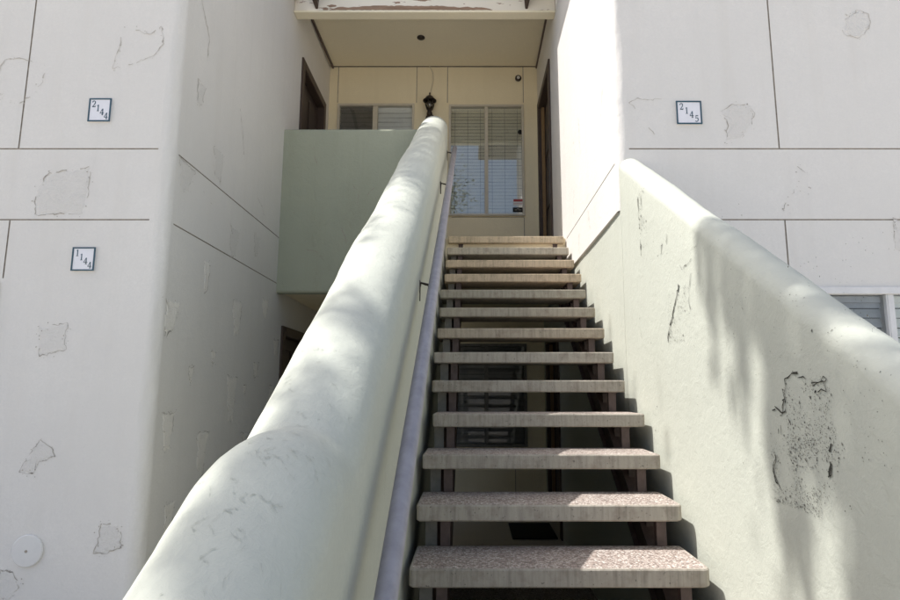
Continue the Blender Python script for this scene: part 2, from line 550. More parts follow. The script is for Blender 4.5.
# ------------------------------------------------------------------ ground
mb = MB()
mb.add([(-600, -600, GZ), (600, -600, GZ), (600, 600, GZ), (-600, 600, GZ)], [(0, 1, 2, 3)])
tag(mb.build('ground', M['ground']), kind='structure')
mb = MB()
mb.add([(-0.27, -2.5, GZ + 0.004), (0.94, -2.5, GZ + 0.004), (0.94, 5.3, GZ + 0.004), (-0.27, 5.3, GZ + 0.004)], [(0, 1, 2, 3)])
tag(mb.build('path', M['aggregate_path']), kind='structure')

mb = MB()
mb.add([(-6.2, 1.6, GZ + 0.004), (-0.6, 1.6, GZ + 0.004), (-0.6, YF + 4, GZ + 0.004), (-6.2, YF + 4, GZ + 0.004)], [(0, 1, 2, 3)])
tag(mb.build('added_dark_ground', M['dark_ground']), kind='structure')  # unseen dark sheet, added to cut ground bounce on the lower left front

# ------------------------------------------------------------------ left wing
g9 = 0.0045
LW = tag(empty('apartment_wing', (-3.9, 5.7, GZ)), 'white stucco apartment wing left of the stair, with two number tiles on its front', 'building')
PFL = lambda u, v, d: (u, YF + d, v)
PSL = lambda u, v, d: (xl(u) - d, u, min(v, ztop(u)))
def ztop(y): return 4.42 + 0.455 * (y - YF)  # unseen roof line, shaped low so the sun passes over to the steps
mb = MB()
H0 = 4.3
cornL = xl(YF) - 0.075
rects = [(-8, cornL - 0.01, RV1 - g9, RV1 + g9, 'g'), (-8, cornL - 0.03, RV2 - g9, RV2 + g9, 'g'), (-2.945, -2.935, RV1 + g9, H0, 'g'), (-2.945, -2.935, 1.89, RV2 - g9, 'g'), (-4.4, -2.955, 0.9, 1.86, 'h')]
cellwall(mb, PFL, [], [], rects, -6.2, cornL, GZ, H0)
rects = [(YF + 0.10, 5.98, RV1 - g9, RV1 + g9, 'g'), (YF + 0.10, 5.98, RV2 - g9, RV2 + g9, 'g'), (6.45, 7.62, LAND, 5.06, 'h'), (6.15, 7.30, GZ, 1.86, 'h')]
cellwall(mb, PSL, [], [], rects, YF + 0.075, YB + 0.15, GZ, 6.5)
mb.add([(-6.2, YF, H0), (cornL, YF, H0), (cornL, YF, ztop(YF)), (-6.2, YF, ztop(YF))], [(0, 1, 2, 3)])
def corner(mb, cx, cy, a0, a1, r, z0, z1, seed):
    nz = int((z1 - z0) / 0.03); na = 8
    vs = []
    for j in range(nz + 1):
        z = z0 + (z1 - z0) * j / nz
        for k in range(na + 1):
            a = a0 + (a1 - a0) * k / na
            e = math.sin(math.pi * k / na)
            rr = r + e * (0.007 * noise.noise((seed, k * 0.3, z * 3.1)) + 0.004 * noise.noise((seed + 9, k * .8, z * 14)))
            vs.append((cx + rr * math.cos(a), cy + rr * math.sin(a), z))
    fs = []
    for j in range(nz):
        for k in range(na):
            i = j * (na + 1) + k
            fs.append((i, i + 1, i + na + 2, i + na + 1))
    mb.add(vs, fs)
wmb = mb
mb = MB()
corner(mb, cornL, YF + 0.075, -math.pi / 2, 0, 0.075, GZ, ztop(YF), 3)
mb.build('rounded_corner', M['white'], LW, smooth=True)
mb = MB()
mb.prism([(-6.3, YF, ztop(YF) + 0.002), (-6.3, 9.2, ztop(9.2)), (-6.3, 9.2, ztop(9.2) + 0.06), (-6.3, YF, ztop(YF) + 0.06)], (6.3 - 1.955, 0, 0))
mb.build('roof', M['roof'], LW)
mb = MB(); mb.box(-6.25, -2.2, 9.0, 9.1, GZ, 6.8); mb.box(-6.25, -6.2, YF + .01, 9.0, GZ, 4.4); mb.build('rear_wall', M['white'], LW)
wl = window(LW, -4.4, -2.955, 0.9, 1.862, YF, M['cream_frame'], ['slat_grey', 'slat_grey'], cords=False)

def side_door(parent, X, y0, y1, z0, z1, sgn):
    """door in a corridor wall: frame > panel > knob; X(y) the wall plane, sgn = +1 where the room lies at +x."""
    fw = 0.10
    xa = lambda y, d: X(y) + sgn * d
    m = MB()
    for (a, b, c, e) in ((y0, y0 + fw, z0, z1), (y1 - fw, y1, z0, z1), (y0 + fw, y1 - fw, z1 - fw, z1)):
        m.add([(xa(y, d), y, z) for y in (a, b) for d in (-0.022, 0.12) for z in (c, e)], [(0, 1, 3, 2), (4, 6, 7, 5), (0, 4, 5, 1), (2, 3, 7, 6), (0, 2, 6, 4), (1, 5, 7, 3)])
    fr = m.build('door_frame', M['brown'], parent, bevel=0.006, bseg=1)
    m = MB()
    a, b, c, e = y0 + fw, y1 - fw, z0 + 0.01, z1 - fw
    m.add([(xa(y, d), y, z) for y in (a, b) for d in (0.075, 0.115) for z in (c, e)], [(0, 1, 3, 2), (4, 6, 7, 5), (0, 4, 5, 1), (2, 3, 7, 6), (0, 2, 6, 4), (1, 5, 7, 3)])
    for (p, q) in ((0.10, 0.46), (0.54, 0.90)):
        for (s, t) in ((0.06, 0.30), (0.36, 0.62), (0.68, 0.94)):
            ya, yb = a + (b - a) * p, a + (b - a) * q
            za, zb = c + (e - c) * s, c + (e - c) * t
            m.add([(xa(y, d), y, z) for y in (ya, yb) for d in (0.060, 0.075) for z in (za, zb)], [(0, 1, 3, 2), (4, 6, 7, 5), (0, 4, 5, 1), (2, 3, 7, 6), (0, 2, 6, 4), (1, 5, 7, 3)])
    dr = m.build('door', M['brown_door'], fr, bevel=0.008, bseg=1)
    k = MB()
    k.lathe((xa(a + 0.08, 0.075 - 0.075), a + 0.08, z0 + 0.98), [(0.012, 0), (0.03, 0.008), (0.034, 0.03), (0.02, 0.045), (0.012, 0.075)] if sgn > 0 else [(0.012, 0), (0.03, -0.008), (0.034, -0.03), (0.02, -0.045), (0.012, -0.075)], 14, 'x')
    k.build('door_knob', M['dark_metal'], fr, smooth=True)
    if sgn > 0:
        MB().box(xa(b, 0.0) + 0.02, xa(b, 0) + 0.06, b - 0.035, b - 0.002, z0 + .02, z1 - fw).build('weather_strip', M['edge_wood'], fr)
    return fr
side_door(LW, xl, 6.45, 7.62, LAND, 5.06, -1)
side_door(LW, xl, 6.15, 7.30, GZ, 1.86, -1)
# repairs and cracks, front face (u = x, v = z)
def ell(cu, cv, ru, rv, n=10, seed=1, rot=0.0):
    r = random.Random(seed)
    o = []
    for k in range(n):
        t = 2 * math.pi * k / n + rot
        q = r.uniform(0.82, 1.15)
        o.append((cu + ru * q * math.cos(t), cv + rv * q * math.sin(t)))
    return o
def ragged(cu, cv, w, h, seed):
    r = random.Random(seed)
    o = []
    n = 5
    w *= 1.4
    lean = r.uniform(-.25, .25) * w
    for k in range(n + 1):
        o.append((cu - w + 2 * w * k / n, cv + h * r.uniform(.86, 1.0)))
    for k in range(1, n + 1):
        o.append((cu + w * (1 - .45 * k / n) * r.uniform(.7, 1.1) + lean * k / n, cv + h - 2 * h * k / (n + 1)))
    for k in range(4):
        o.append((cu + w * (.45 - .3 * k) + lean, cv - h * r.uniform(.62, 1.05)))
    for k in range(n, 0, -1):
        o.append((cu - w * (1 - .35 * k / n) * r.uniform(.65, 1.15) + lean * k / n, cv + h - 2 * h * k / (n + 1)))
    return o
PAT = [([(-2.78, 2.30), (-2.80, 2.46), (-2.72, 2.58), (-2.56, 2.60), (-2.455, 2.62), (-2.46, 2.44), (-2.475, 2.31)], 'white_patch', 'crack', 0.007, 0.35),
       ([(-2.69, 1.58), (-2.50, 1.605), (-2.515, 1.54), (-2.50, 1.44), (-2.60, 1.42), (-2.66, 1.40), (-2.665, 1.47)], 'white_patch', 'crack', 0.006, 0.3),
       ([(-2.60, 0.90), (-2.53, 0.86), (-2.50, 0.81), (-2.59, 0.77), (-2.62, 0.70), (-2.71, 0.72), (-2.66, 0.80)], 'white_patch', 'crack', 0.006, 0.35),
       ([(-2.19, 0.415), (-2.09, 0.42), (-2.065, 0.35), (-2.06, 0.28), (-2.14, 0.255), (-2.215, 0.25), (-2.195, 0.33)], 'white_patch', 'crack', 0.007, 0.25),
       ([(-2.75, 0.16), (-2.68, 0.15), (-2.63, 0.07), (-2.67, 0.0), (-2.78, -0.02)], 'white_patch', 'crack', 0.006, 0.4),
       ([(-3.14, 3.26), (-3.10, 3.36), (-3.01, 3.375), (-2.93, 3.35), (-2.83, 3.31), (-2.83, 3.22), (-2.88, 3.12), (-2.97, 3.05), (-3.08, 3.06)], None, 'crack_faint', 0.008, 0.4),
       ([(-2.38, 3.30), (-2.35, 3.45), (-2.335, 3.56), (-2.25, 3.58), (-2.16, 3.54), (-2.08, 3.60), (-2.06, 3.48), (-2.10, 3.40), (-2.26, 3.33)], None, 'crack_faint', 0.008, 0.3)]
for i, (o_, pm, cm, wd, gp) in enumerate(PAT):
    patch(wmb, PFL, o_, WI[pm] if pm else None, WI[cm], 20 + i * 3, wd * .62, crumbs=22, gaps=gp)
# inner side (u = y, v = z)
SIDE = [ragged(*q) for q in ((3.82, 1.66, .07, .13, 4), (4.92, 1.78, .075, .16, 5), (4.90, 1.12, .075, .20, 6), (4.42, 0.74, .07, .17, 7), (5.62, 1.96, .07, .10, 8), (3.88, 0.93, .06, .13, 9), (6.00, 1.62, .06, .08, 10), (5.93, 1.16, .06, .08, 11),
        (3.98, 0.38, .05, .11, 12), (4.30, 2.02, .04, .13, 13), (5.25, 0.72, .07, .12, 44), (4.7, 0.42, .06, .10, 46), (5.45, 1.38, .05, .07, 47), (4.5, 1.44, .03, .05, 48), (5.2, 1.2, .03, .04, 49), (4.15, 1.3, .03, .06, 50),
        (3.88, 2.62, .09, .11, 14), (4.36, 2.90, .07, .14, 15), (4.78, 2.40, .08, .13, 16), (5.3, 2.5, .06, .1, 17), (4.0, 3.3, .05, .09, 18))]
for i, o_ in enumerate(SIDE):
    patch(wmb, PSL, o_, WI['beige_patch' if i < 16 else 'white_patch'], WI['crack' if i < 16 else 'crack_faint'], 90 + i * 3, 0.005, crumbs=26, thick=0.0025, gaps=0.7)
crack(wmb, PSL, [(3.85, 4.05), (3.92, 3.96), (4.02, 3.84), (4.07, 3.78), (4.06, 3.62)], 0.009, WI['crack_faint'], 5, 0.1)
crack(wmb, PSL, [(4.72, 3.55), (4.82, 3.35), (4.86, 3.20)], 0.006, WI['crack_faint'], 6, 0.3)
crack(wmb, PSL, [(5.25, 2.95), (5.38, 2.90), (5.45, 2.84)], 0.007, WI['crack_faint'], 7, 0.3)
crack(wmb, PSL, [(4.15, 2.62), (4.3, 2.58)], 0.008, WI['crack_faint'], 8, 0.2)

wmb.build('wall', WM, LW, recalc=False)

# ------------------------------------------------------------------ right wing
RW = tag(empty('apartment_wing', (3.4, 5.7, GZ)), 'white stucco apartment wing right of the stair, its corridor side sunlit', 'building')
PFR = lambda u, v, d: (u, YF + d, v)
PSR = lambda u, v, d: (xr(u) + d, u, v)
cornR = xr(YF) + 0.06
HT = 6.2
LOW = 2.335
mb = MB()
rects = [(cornR + 0.02, 9, RV1 - g9, RV1 + g9, 'g'), (cornR + 0.02, 9, RV2 - g9, RV2 + g9, 'g'), (1.980, 1.990, RV1 + g9, HT, 'g'), (1.978, 1.988, 1.84, RV2 - g9, 'g'), (2.02, 3.30, 0.75, 1.83, 'h')]
cellwall(mb, PFR, [], [], rects, cornR, 6.2, GZ, HT)
rects = [(YF + 0.065, 5.66, 2.665 - 0.004, 2.665 + 0.004, 'g'), (6.55, 7.72, LAND, 5.10, 'h')]
cellwall(mb, PSR, [], [], rects, YF + 0.06, YB + 0.15, LOW, HT)
mb.add([PSR(YF + 0.06, LOW, 0), PSR(YB, LOW, 0), (XG + 0.05, YB, LOW), (XG + 0.05, YF + 0.06, LOW)], [(0, 1, 2, 3)])
wmb = mb
mb = MB()
corner(mb, cornR, YF + 0.06, math.pi, 1.5 * math.pi, 0.06, LOW, HT, 17)
mb.build('rounded_corner', M['white'], RW, smooth=True)
mb = MB()
zsf = nose(YF) + HR_(YF) - RR
PLW = lambda u, v, d: (XG - wav(u, v, XG, 31, wk(v, zsf)) + d, u, v)
cellwall(mb, PLW, [YF + 0.007 + 0.05 * k for k in range(41)], [GZ + 0.06 * k for k in range(45)], [(6.5, 7.6, GZ, 1.86, 'h')], YF + 0.007, YB, GZ, LOW)
lw_i = len(mb.f)
lwo = mb.build('lower_wall', [M['green'], M['groove']], RW, recalc=False)
bm = bmesh.new(); bm.from_mesh(lwo.data); bmesh.ops.remove_doubles(bm, verts=bm.verts, dist=0.0005); bm.to_mesh(lwo.data); bm.free()
for p in lwo.data.polygons: p.use_smooth = True
mb = MB()
mb.box(0.12, 6.3, 3.3, 5.98, HT, HT + 0.12)
mb.box(0.935, 6.3, 5.98, 9.2, HT, HT + 0.12)
mb.build('roof', M['roof'], RW)
MB().box(0.95, 6.2, 9.0, 9.1, GZ, HT).box(6.15, 6.2, YF + .01, 9.0, GZ, HT - .01).build('rear_wall', M['white'], RW)
side_door(RW, xr, 6.55, 7.72, LAND, 5.10, 1)
side_door(RW, lambda y: XG + 0.004, 6.5, 7.6, GZ, 1.86, 1)
window(RW, 2.02, 3.17, 0.75, 1.832, YF, M['white_vinyl'], ['slat_grey', 'slat_white'], slat_pitch=0.062, cords=False, fw=0.045, mull=0.05, closed=False, gm='dim_glass')
PATR = [([(1.63, 3.00), (1.70, 3.045), (1.82, 3.05), (1.84, 2.98), (1.80, 2.88), (1.74, 2.81), (1.64, 2.79), (1.66, 2.90)], 'white_patch', 'crack', 0.006, 0.45),
        ([(2.50, 3.66), (2.58, 3.72), (2.66, 3.70), (2.66, 3.60), (2.58, 3.52), (2.50, 3.53), (2.47, 3.56)], 'white_patch', 'crack_faint', 0.006, 0.4),
        ([(2.09, 2.62), (2.13, 2.59), (2.17, 2.54), (2.15, 2.45), (2.08, 2.37), (2.02, 2.31), (1.97, 2.33), (2.05, 2.45), (2.10, 2.52)], None, 'crack', 0.006, 0.4),
        ([(2.67, 2.28), (2.72, 2.26), (2.74, 2.15), (2.70, 2.06), (2.66, 2.08)], 'white_patch', 'crack_faint', 0.006, 0.4)]
for i, (o_, pm, cm, wd, gp) in enumerate(PATR):
    patch(wmb, PFR, o_, WI[pm] if pm else None, WI[cm], 200 + i * 3, wd * .62, crumbs=18, gaps=gp)
for i, pts in enumerate([[(1.06, 3.02), (1.02, 3.06), (1.09, 3.09), (1.18, 3.08), (1.24, 3.085)], [(1.14, 2.88), (1.18, 2.84)], [(1.25, 3.55), (1.27, 3.53)]]):
    crack(wmb, PFR, pts, 0.004, WI['crack_faint'], 230 + i, 0.3)
for i, pts in enumerate([[(3.98, 3.62), (3.96, 3.40), (4.02, 3.25), (4.07, 3.16)], [(4.9, 3.55), (4.86, 3.2)], [(5.15, 3.45), (5.12, 3.3)], [(5.2, 3.0), (5.25, 2.80)], [(4.6, 2.62), (4.55, 2.46)], [(5.0, 2.55), (5.05, 2.40), (5.0, 2.36)], [(4.2, 4.5), (4.25, 4.2)], [(4.35, 2.55), (4.4, 2.45)]]):
    crack(wmb, PSR, pts, 0.005, WI['crack'], 240 + i, 0.35)
wmb.build('wall', WM, RW, recalc=False)

# ------------------------------------------------------------------ entry bay between the wings
EB = tag(empty('entry_bay', (-0.5, 7.0, GZ)), 'cream entry bay at the stair head, windows on both floors, under a peeling beam', 'building')
PB = lambda u, v, d: (u, YB + d, v)
mb = MB()
gb = 0.006
rects = [(-1.91, -1.90, 5.20, CEIL, 'g'), (-0.797, -0.787, 5.20, CEIL, 'g'), (-0.361, -0.351, 5.20, CEIL, 'g'), (0.709, 0.719, 5.20, CEIL, 'g'),
         (-1.90, -0.82, 4.05, 5.18, 'h'), (-0.335, 0.715, 3.545, 5.165, 'h'),
         (-0.29, 0.70, 3.528, 3.536, 'g'), (0.700, 0.710, LAND, 3.528, 'g'),
         (-0.42, 0.71, 0.47, 1.80, 'h'), (-0.42, 0.55, 0.36, 0.368, 'g'), (0.545, 0.553, GZ, 0.36, 'g')]
cellwall(mb, PB, [], [], rects, -2.05, 1.0, GZ, CEIL + 0.1)
mb.build('wall', [M['cream'], M['groove']], EB, recalc=False)
MB().box(-2.05, 1.0, YB + 0.16, YB + 0.3, GZ, 6.2).build('rear_wall', M['cream'], EB)
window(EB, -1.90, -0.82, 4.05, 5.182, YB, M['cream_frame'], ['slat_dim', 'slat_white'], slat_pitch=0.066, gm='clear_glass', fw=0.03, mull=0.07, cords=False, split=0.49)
window(EB, -0.335, 0.715, 3.545, 5.167, YB, M['cream_frame'], ['slat_light', 'slat_light'], slat_pitch=0.048, fw=0.03, mull=0.05)
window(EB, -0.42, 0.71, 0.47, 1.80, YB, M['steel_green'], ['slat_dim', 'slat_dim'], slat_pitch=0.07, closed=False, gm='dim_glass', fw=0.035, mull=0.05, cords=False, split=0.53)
# landing slab, ceilings, beam
MB().box(-0.268, 0.918, Y1 + 12 * RUN + 0.06, YB - 0.002, 2.20, LAND - 0.004).box(-2.03, -0.27, 6.062, YB - 0.002, 2.20, LAND - 0.004).build('landing', [M['cream']], EB)
MB().box(-2.05, 0.95, 6.13, YB + 0.16, CEIL, CEIL + 0.06).build('ceiling', M['ceiling'], EB)
m = MB()
for s, X in ((1, lambda y: xl(y) + 0.002), (-1, lambda y: xr(y) - 0.002)):
    m.prism([(X(6.36), 6.36, CEIL - 0.035), (X(6.36) + s * 0.022, 6.36, CEIL - 0.035), (X(6.36) + s * 0.022, 6.36, CEIL - 0.002), (X(6.36), 6.36, CEIL - 0.002)], (0, YB - 6.36 - 0.003, 0))
m.box(-2.0, 0.9, YB - 0.010, YB - 0.002, CEIL - 0.010, CEIL - 0.002)
m.build('ceiling_trim', M['steel_brown'], EB)
bmx0, bmx1 = -1.992, 0.919
m = MB()
m.box(bmx0, bmx1, 6.06, 6.165, 5.383, CEIL + 0.3)
beam = m.build('beam', M['peel'], EB, bevel=0.006)
MB().box(bmx0, bmx1, 6.045, 6.18, 5.355, 5.381).build('beam_trim', M['ceiling'], beam, bevel=0.006)
# bare wood where the paint has come off the beam's face
PBM = lambda u, v, d: (u, 6.06 + d, v)
m = MB()
def strip(m, x0, x1, z0, z1, seed, lift):
    r = random.Random(seed)
    n = int((x1 - x0) / 0.03)
    top, bot = [], []
    t0 = z1
    for k in range(n + 1):
        x = x0 + (x1 - x0) * k / n
        f = min(1, k / 3, (n - k) / 3)
        t0 += r.uniform(-0.008, 0.008); t0 = min(z1 + .015, max(z0 + .02, t0))
        top.append((x, z0 + (t0 - z0) * f + 0.004)); bot.append((x, z0 + r.uniform(-0.004, 0.004)))
    for k in range(n):
        m.add([PBM(*bot[k], -lift), PBM(*bot[k + 1], -lift), PBM(*top[k + 1], -lift), PBM(*top[k], -lift)], [(0, 1, 2, 3)])
strip(m, -1.60, -0.15, 5.388, 5.425, 4, 0.003)
strip(m, -0.42, 0.22, 5.387, 5.41, 5, 0.004)
strip(m, -0.95, -0.25, 5.41, 5.435, 8, 0.0055)
m.build('bare_wood', M['bare_wood'], beam)
for x in (-1.74, 0.60):
    m = MB()
    n4 = [(x - .085, 5.62, 5.60), (x + .085, 5.62, 5.60), (x + .085, 5.62, 5.86), (x - .085, 5.62, 5.86)]
    f4 = [(x - .014, 6.058, 5.40), (x + .014, 6.058, 5.40), (x + .05, 6.058, 5.84), (x - .05, 6.058, 5.84)]
    m.add(n4 + f4, [(0, 1, 2, 3), (7, 6, 5, 4), (0, 4, 5, 1), (1, 5, 6, 2), (2, 6, 7, 3), (3, 7, 4, 0)])
    m.build('rafter_tail', M['brown'], EB, bevel=0.005)
MB().prism([(-2.06, 6.0, 5.93), (-2.06, 9.2, 6.25), (-2.06, 9.2, 6.35), (-2.06, 6.0, 6.03)], (2.06 + 0.955, 0, 0)).build('roof', M['roof'], EB)

# sage green balcony wall left of the stair head
m = MB()
bx0, bx1, by0, by1, bz0, bz1 = -1.992, -0.40, 5.93, 6.06, 2.17, 3.93
prof = []                        # cross-section with softened arrises
for cy_, cz_, a0 in ((by1 - .03, bz1 - .03, 0), (by0 + .03, bz1 - .03, 90), (by0 + .03, bz0 + .03, 180), (by1 - .03, bz0 + .03, 270)):
    for k in range(5):
        t = math.radians(a0 + 22.5 * k)
        prof.append((bx0, cy_ + .03 * math.cos(t), cz_ + .03 * math.sin(t)))
m.prism(prof, (bx1 - bx0, 0, 0))
PBW = lambda u, v, d: (u, 5.93 + d, v)
for i, pts in enumerate([[(-1.70, 3.70), (-1.62, 3.74), (-1.55, 3.72)], [(-1.66, 3.62), (-1.62, 3.52)], [(-1.25, 3.3), (-1.18, 3.24), (-1.2, 3.1)], [(-1.72, 2.62), (-1.60, 2.60), (-1.52, 2.50)], [(-1.1, 3.2), (-1.02, 3.28)], [(-1.35, 2.85), (-1.30, 2.7)]]):
    crack(m, PBW, pts, 0.0045, 1, 300 + i, 0.3)
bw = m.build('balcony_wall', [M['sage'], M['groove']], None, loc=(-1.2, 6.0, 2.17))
tag(bw, 'sage green balcony wall left of the stair head, in shade', 'wall')

# ------------------------------------------------------------------ stair parapets
def parapet(name, xin, xout, ystart, yend, seed, h, marks, square=2.0):
    """inner face, round crown and outer face swept along the sloping profile; hand-trowelled waviness."""
    s = 1 if xout > xin else -1
    r = abs(xout - xin) / 2
    ys = []
    y = ystart
    while y < yend - 1e-4:
        ys.append(y); y += 0.02
    ys.append(yend)
    sec = []
    NV, NA = 14, 16
    mb = MB()
    nper = NV + NA + 1 + NV
    for y in ys:
        zc = rsm(y, h)
        zs = zc - r
        ring = []
        for k in range(NV):
            z = GZ - 0.02 + (zs - GZ + 0.02) * k / NV
            ring.append((xin, z, -s, 0))
        for k in range(NA + 1):
            a = math.pi * k / NA
            ca, sa = math.cos(a), math.sin(a)
            pc, ps = math.copysign(abs(ca) ** (2 / square), ca), abs(sa) ** (2 / square)
            ring.append((xin + s * r - s * r * pc, zs + r * ps, -s * ca, sa))
        for k in range(NV):
            z = zs + (GZ - 0.02 - zs) * (k + 1) / NV
            ring.append((xout, z, s, 0))
        for (x, z, nx, nz) in ring:
            w_ = wav(y, z, x, seed, wk(z, zs) if nx * s < -.99 else 1.0)
            mb.v.append((x + nx * w_, y, z + nz * w_))
    for i in range(len(ys) - 1):
        for k in range(nper - 1):
            a = i * nper + k
            mb.f.append((a, a + 1, a + nper + 1, a + nper)); mb.mi.append(0)
    mb.f.append(tuple(range(nper))); mb.mi.append(0)
    mb.f.append(tuple((len(ys) - 1) * nper + k for k in range(nper))); mb.mi.append(0)
    marks(mb)
    return mb.build(name, [M['green'], M['flake'], M['black_crack'], M['crack'], M['scuff']], None, smooth=True, recalc=False, loc=((xin + xout) / 2, ystart, GZ))
# scars on the inner face of the right wall (u = y, v = z)
def pr_x(y, z):
    zs = rsm(y, HR_) - RR
    x = XG
    if z > zs:
        q = min(1.0, (z - zs) / RR)
        x = XG + RR * (1 - math.sqrt(1 - q * q))
    return x - wav(y, z, XG, 31, wk(z, zs))
def PRS(u, v, d):
    u, v = u * 0.96, 1.2 + (v - 1.2) * 0.96
    return (pr_x(u, v) + d, u, v)
def flakes(mb, n, f, size, seed):
    r = random.Random(seed)
    for _ in range(n):
        u, v = f(r)
        s = size * r.uniform(0.4, 1.5) * (2.2 if r.random() < 0.06 else 1)
        mb.add([PRS(u + s * r.uniform(.3, 1.4) * math.cos(a), v + s * r.uniform(.4, 1.7) * math.sin(a), -0.0022) for a in (0, 1.3, 2.5, 3.8, 5.1)], [(0, 1, 2, 3, 4)], 1)
def uin(u0, u1, v0, v1, cl=0.0):
    def f(r):
        while True:
            u, v = r.uniform(u0, u1), r.uniform(v0, v1)
            if noise.noise((u * 9, v * 9, 5)) + 0.5 * noise.noise((u * 25, v * 25, 2)) > cl - 0.15 + r.uniform(-.25, .25):
                return u, v
    return f
def scars(mb):
    flakes(mb, 760, uin(1.64, 1.90, 1.00, 1.24, 0.0), 0.0013, 1)
    flakes(mb, 860, uin(1.74, 2.01, 0.84, 1.06, 0.0), 0.0014, 2)
    flakes(mb, 220, uin(1.60, 1.80, 0.88, 1.10, 0.05), 0.0013, 3)
    flakes(mb, 50, uin(1.42, 1.66, 1.0, 1.32, 0.12), 0.0013, 4)
    flakes(mb, 420, uin(2.66, 2.96, 1.42, 1.68, 0.0), 0.0015, 5)
    flakes(mb, 200, uin(3.24, 3.37, 2.0, 2.34, 0.0), 0.0018, 6)
    flakes(mb, 120, uin(2.2, 3.3, 0.9, 2.0, 0.2), 0.0016, 7)
    flakes(mb, 260, uin(1.35, 2.3, 1.25, 1.62, 0.15), 0.0012, 8)
    for i, (pts, wd, gp) in enumerate(KR):
        crack(mb, PRS, pts, wd * 0.46, 2, 400 + i, gp + .12, lift=0.003, amp=0.008)
        crack(mb, PRS, [(p[0] + .006, p[1] - .004) for p in pts], wd * 0.4, 2, 900 + i, .55, lift=0.003, amp=0.012)
KR = [([(3.375, 2.33), (3.38, 2.24), (3.37, 2.12), (3.372, 1.97)], 0.016, 0.12), ([(3.31, 2.32), (3.30, 2.22)], 0.006, 0.5),
      ([(2.78, 1.70), (2.86, 1.60), (2.95, 1.50), (2.985, 1.43)], 0.016, 0.05), ([(2.63, 1.72), (2.66, 1.60), (2.64, 1.48)], 0.005, 0.6),
      ([(1.90, 1.16), (1.88, 1.23), (1.83, 1.255), (1.76, 1.235)], 0.012, 0.3), ([(1.97, 1.14), (1.90, 1.13), (1.895, 1.17)], 0.009, 0.3),
      ([(1.74, 1.22), (1.66, 1.235), (1.665, 1.20), (1.72, 1.195)], 0.008, 0.4), ([(1.665, 1.06), (1.68, 1.03)], 0.012, 0.1), ([(1.67, 1.00), (1.69, 0.965)], 0.015, 0.1),
      ([(1.98, 0.99), (2.0, 0.93), (1.96, 0.88)], 0.012, 0.35), ([(1.94, 1.08), (1.95, 1.0)], 0.010, 0.5), ([(2.93, 1.98), (2.94, 1.93)], 0.006, 0.2),
      ([(2.62, 1.78), (2.72, 1.76), (2.78, 1.80)], 0.006, 0.3), ([(3.0, 1.95), (3.02, 1.9)], 0.006, 0.3), ([(3.45, 1.62), (3.44, 1.5)], 0.004, 0.3)]
# cracks on the left wall: inner face and crown
def pl_pt(y, a):                 # a: angle round the crown, 0 = inner spring, pi = outer spring; below 0 down the inner face in metres
    r = 0.1475
    zs = rsm(y) - r
    if a < 0: x, z, nx, nz = -0.27, zs + a, 1, 0
    else: x, z, nx, nz = -0.27 - r + r * math.cos(a), zs + r * math.sin(a), math.cos(a), math.sin(a)
    w_ = wav(y, z, x, 11, wk(z, zs) if a < 0 else 1.0)
    return x + nx * w_, z + nz * w_, nx, nz
PLI = lambda u, v, d: (lambda q: (q[0] - q[2] * d, u, q[1] - q[3] * d))(pl_pt(u, v))
def scuffs(mb):
    for i, (pts, wd) in enumerate([([(4.20, -0.35), (4.15, -0.55), (4.10, -0.80)], 0.005), ([(2.2, -0.12), (2.16, -0.3)], 0.003), ([(1.9, -0.25), (1.87, -0.4)], 0.003), ([(5.0, -0.1), (5.0, -0.3)], 0.003), ([(1.75, -0.5), (1.7, -0.6)], 0.004)]):
        crack(mb, PLI, pts, wd, 3, 500 + i, 0.25, lift=0.002)
    r5 = random.Random(77)
    for i in range(130):
        if i < 80: y, a = r5.gauss(1.15, .22), r5.gauss(1.5, .35)
        else: y, a = r5.uniform(1.5, 3.6), r5.uniform(0.8, 2.5)
        l = r5.uniform(0.006, 0.03) * (1.8 if r5.random() < .12 else 1)
        crack(mb, PLI, [(y, a), (y + l * .5, a + r5.uniform(-.05, .14)), (y + l, a + r5.uniform(-.08, .22))], 0.0016, 4, 520 + i, 0.25, lift=0.002, amp=0.003)
pl = tag(parapet('stair_parapet', -0.27, -0.565, 0.30, 6.03, 11, 1.20, scuffs), 'pale green stucco stair wall carrying the handrail, left of the steps', 'wall')
pr = tag(parapet('stair_parapet', XG, XG + 2 * RR, 0.30, YF + 0.008, 31, HR_, scars), 'pale green stucco stair wall with black peeling scars, right of the steps', 'wall')

# ------------------------------------------------------------------ staircase
ST = tag(empty('staircase', (0.33, 3.2, GZ)), 'open staircase of precast concrete treads on brown steel stringers', 'staircase')
T = [(409, 712.4), (415.6, 683.6), (421.4, 661), (429.6, 640), (430.2, 628.7), (433.3, 616.8), (437.6, 606.6), (440.1, 595.4), (440.8, 584.2), (443.9, 580.4), (445.7, 574.2), (447.3, 568.9), (448.8, 564.3)]
DX = {3: (0.03, 0.012), 4: (0.005, -0.012), 5: (-0.004, -0.008), 6: (0.0, 0.0), 7: (-0.004, 0.002), 8: (-0.012, -0.012), 9: (0.006, 0.008)}
COL = {12: (0.60, 0.50, 0.35), 11: (0.50, 0.46, 0.37), 10: (0.60, 0.49, 0.35), 9: (0.59, 0.48, 0.345), 8: (0.40, 0.37, 0.30), 7: (0.40, 0.36, 0.29), 6: (0.42, 0.36, 0.28)}  # tan of the upper treads paints in warm light reflected off the wall
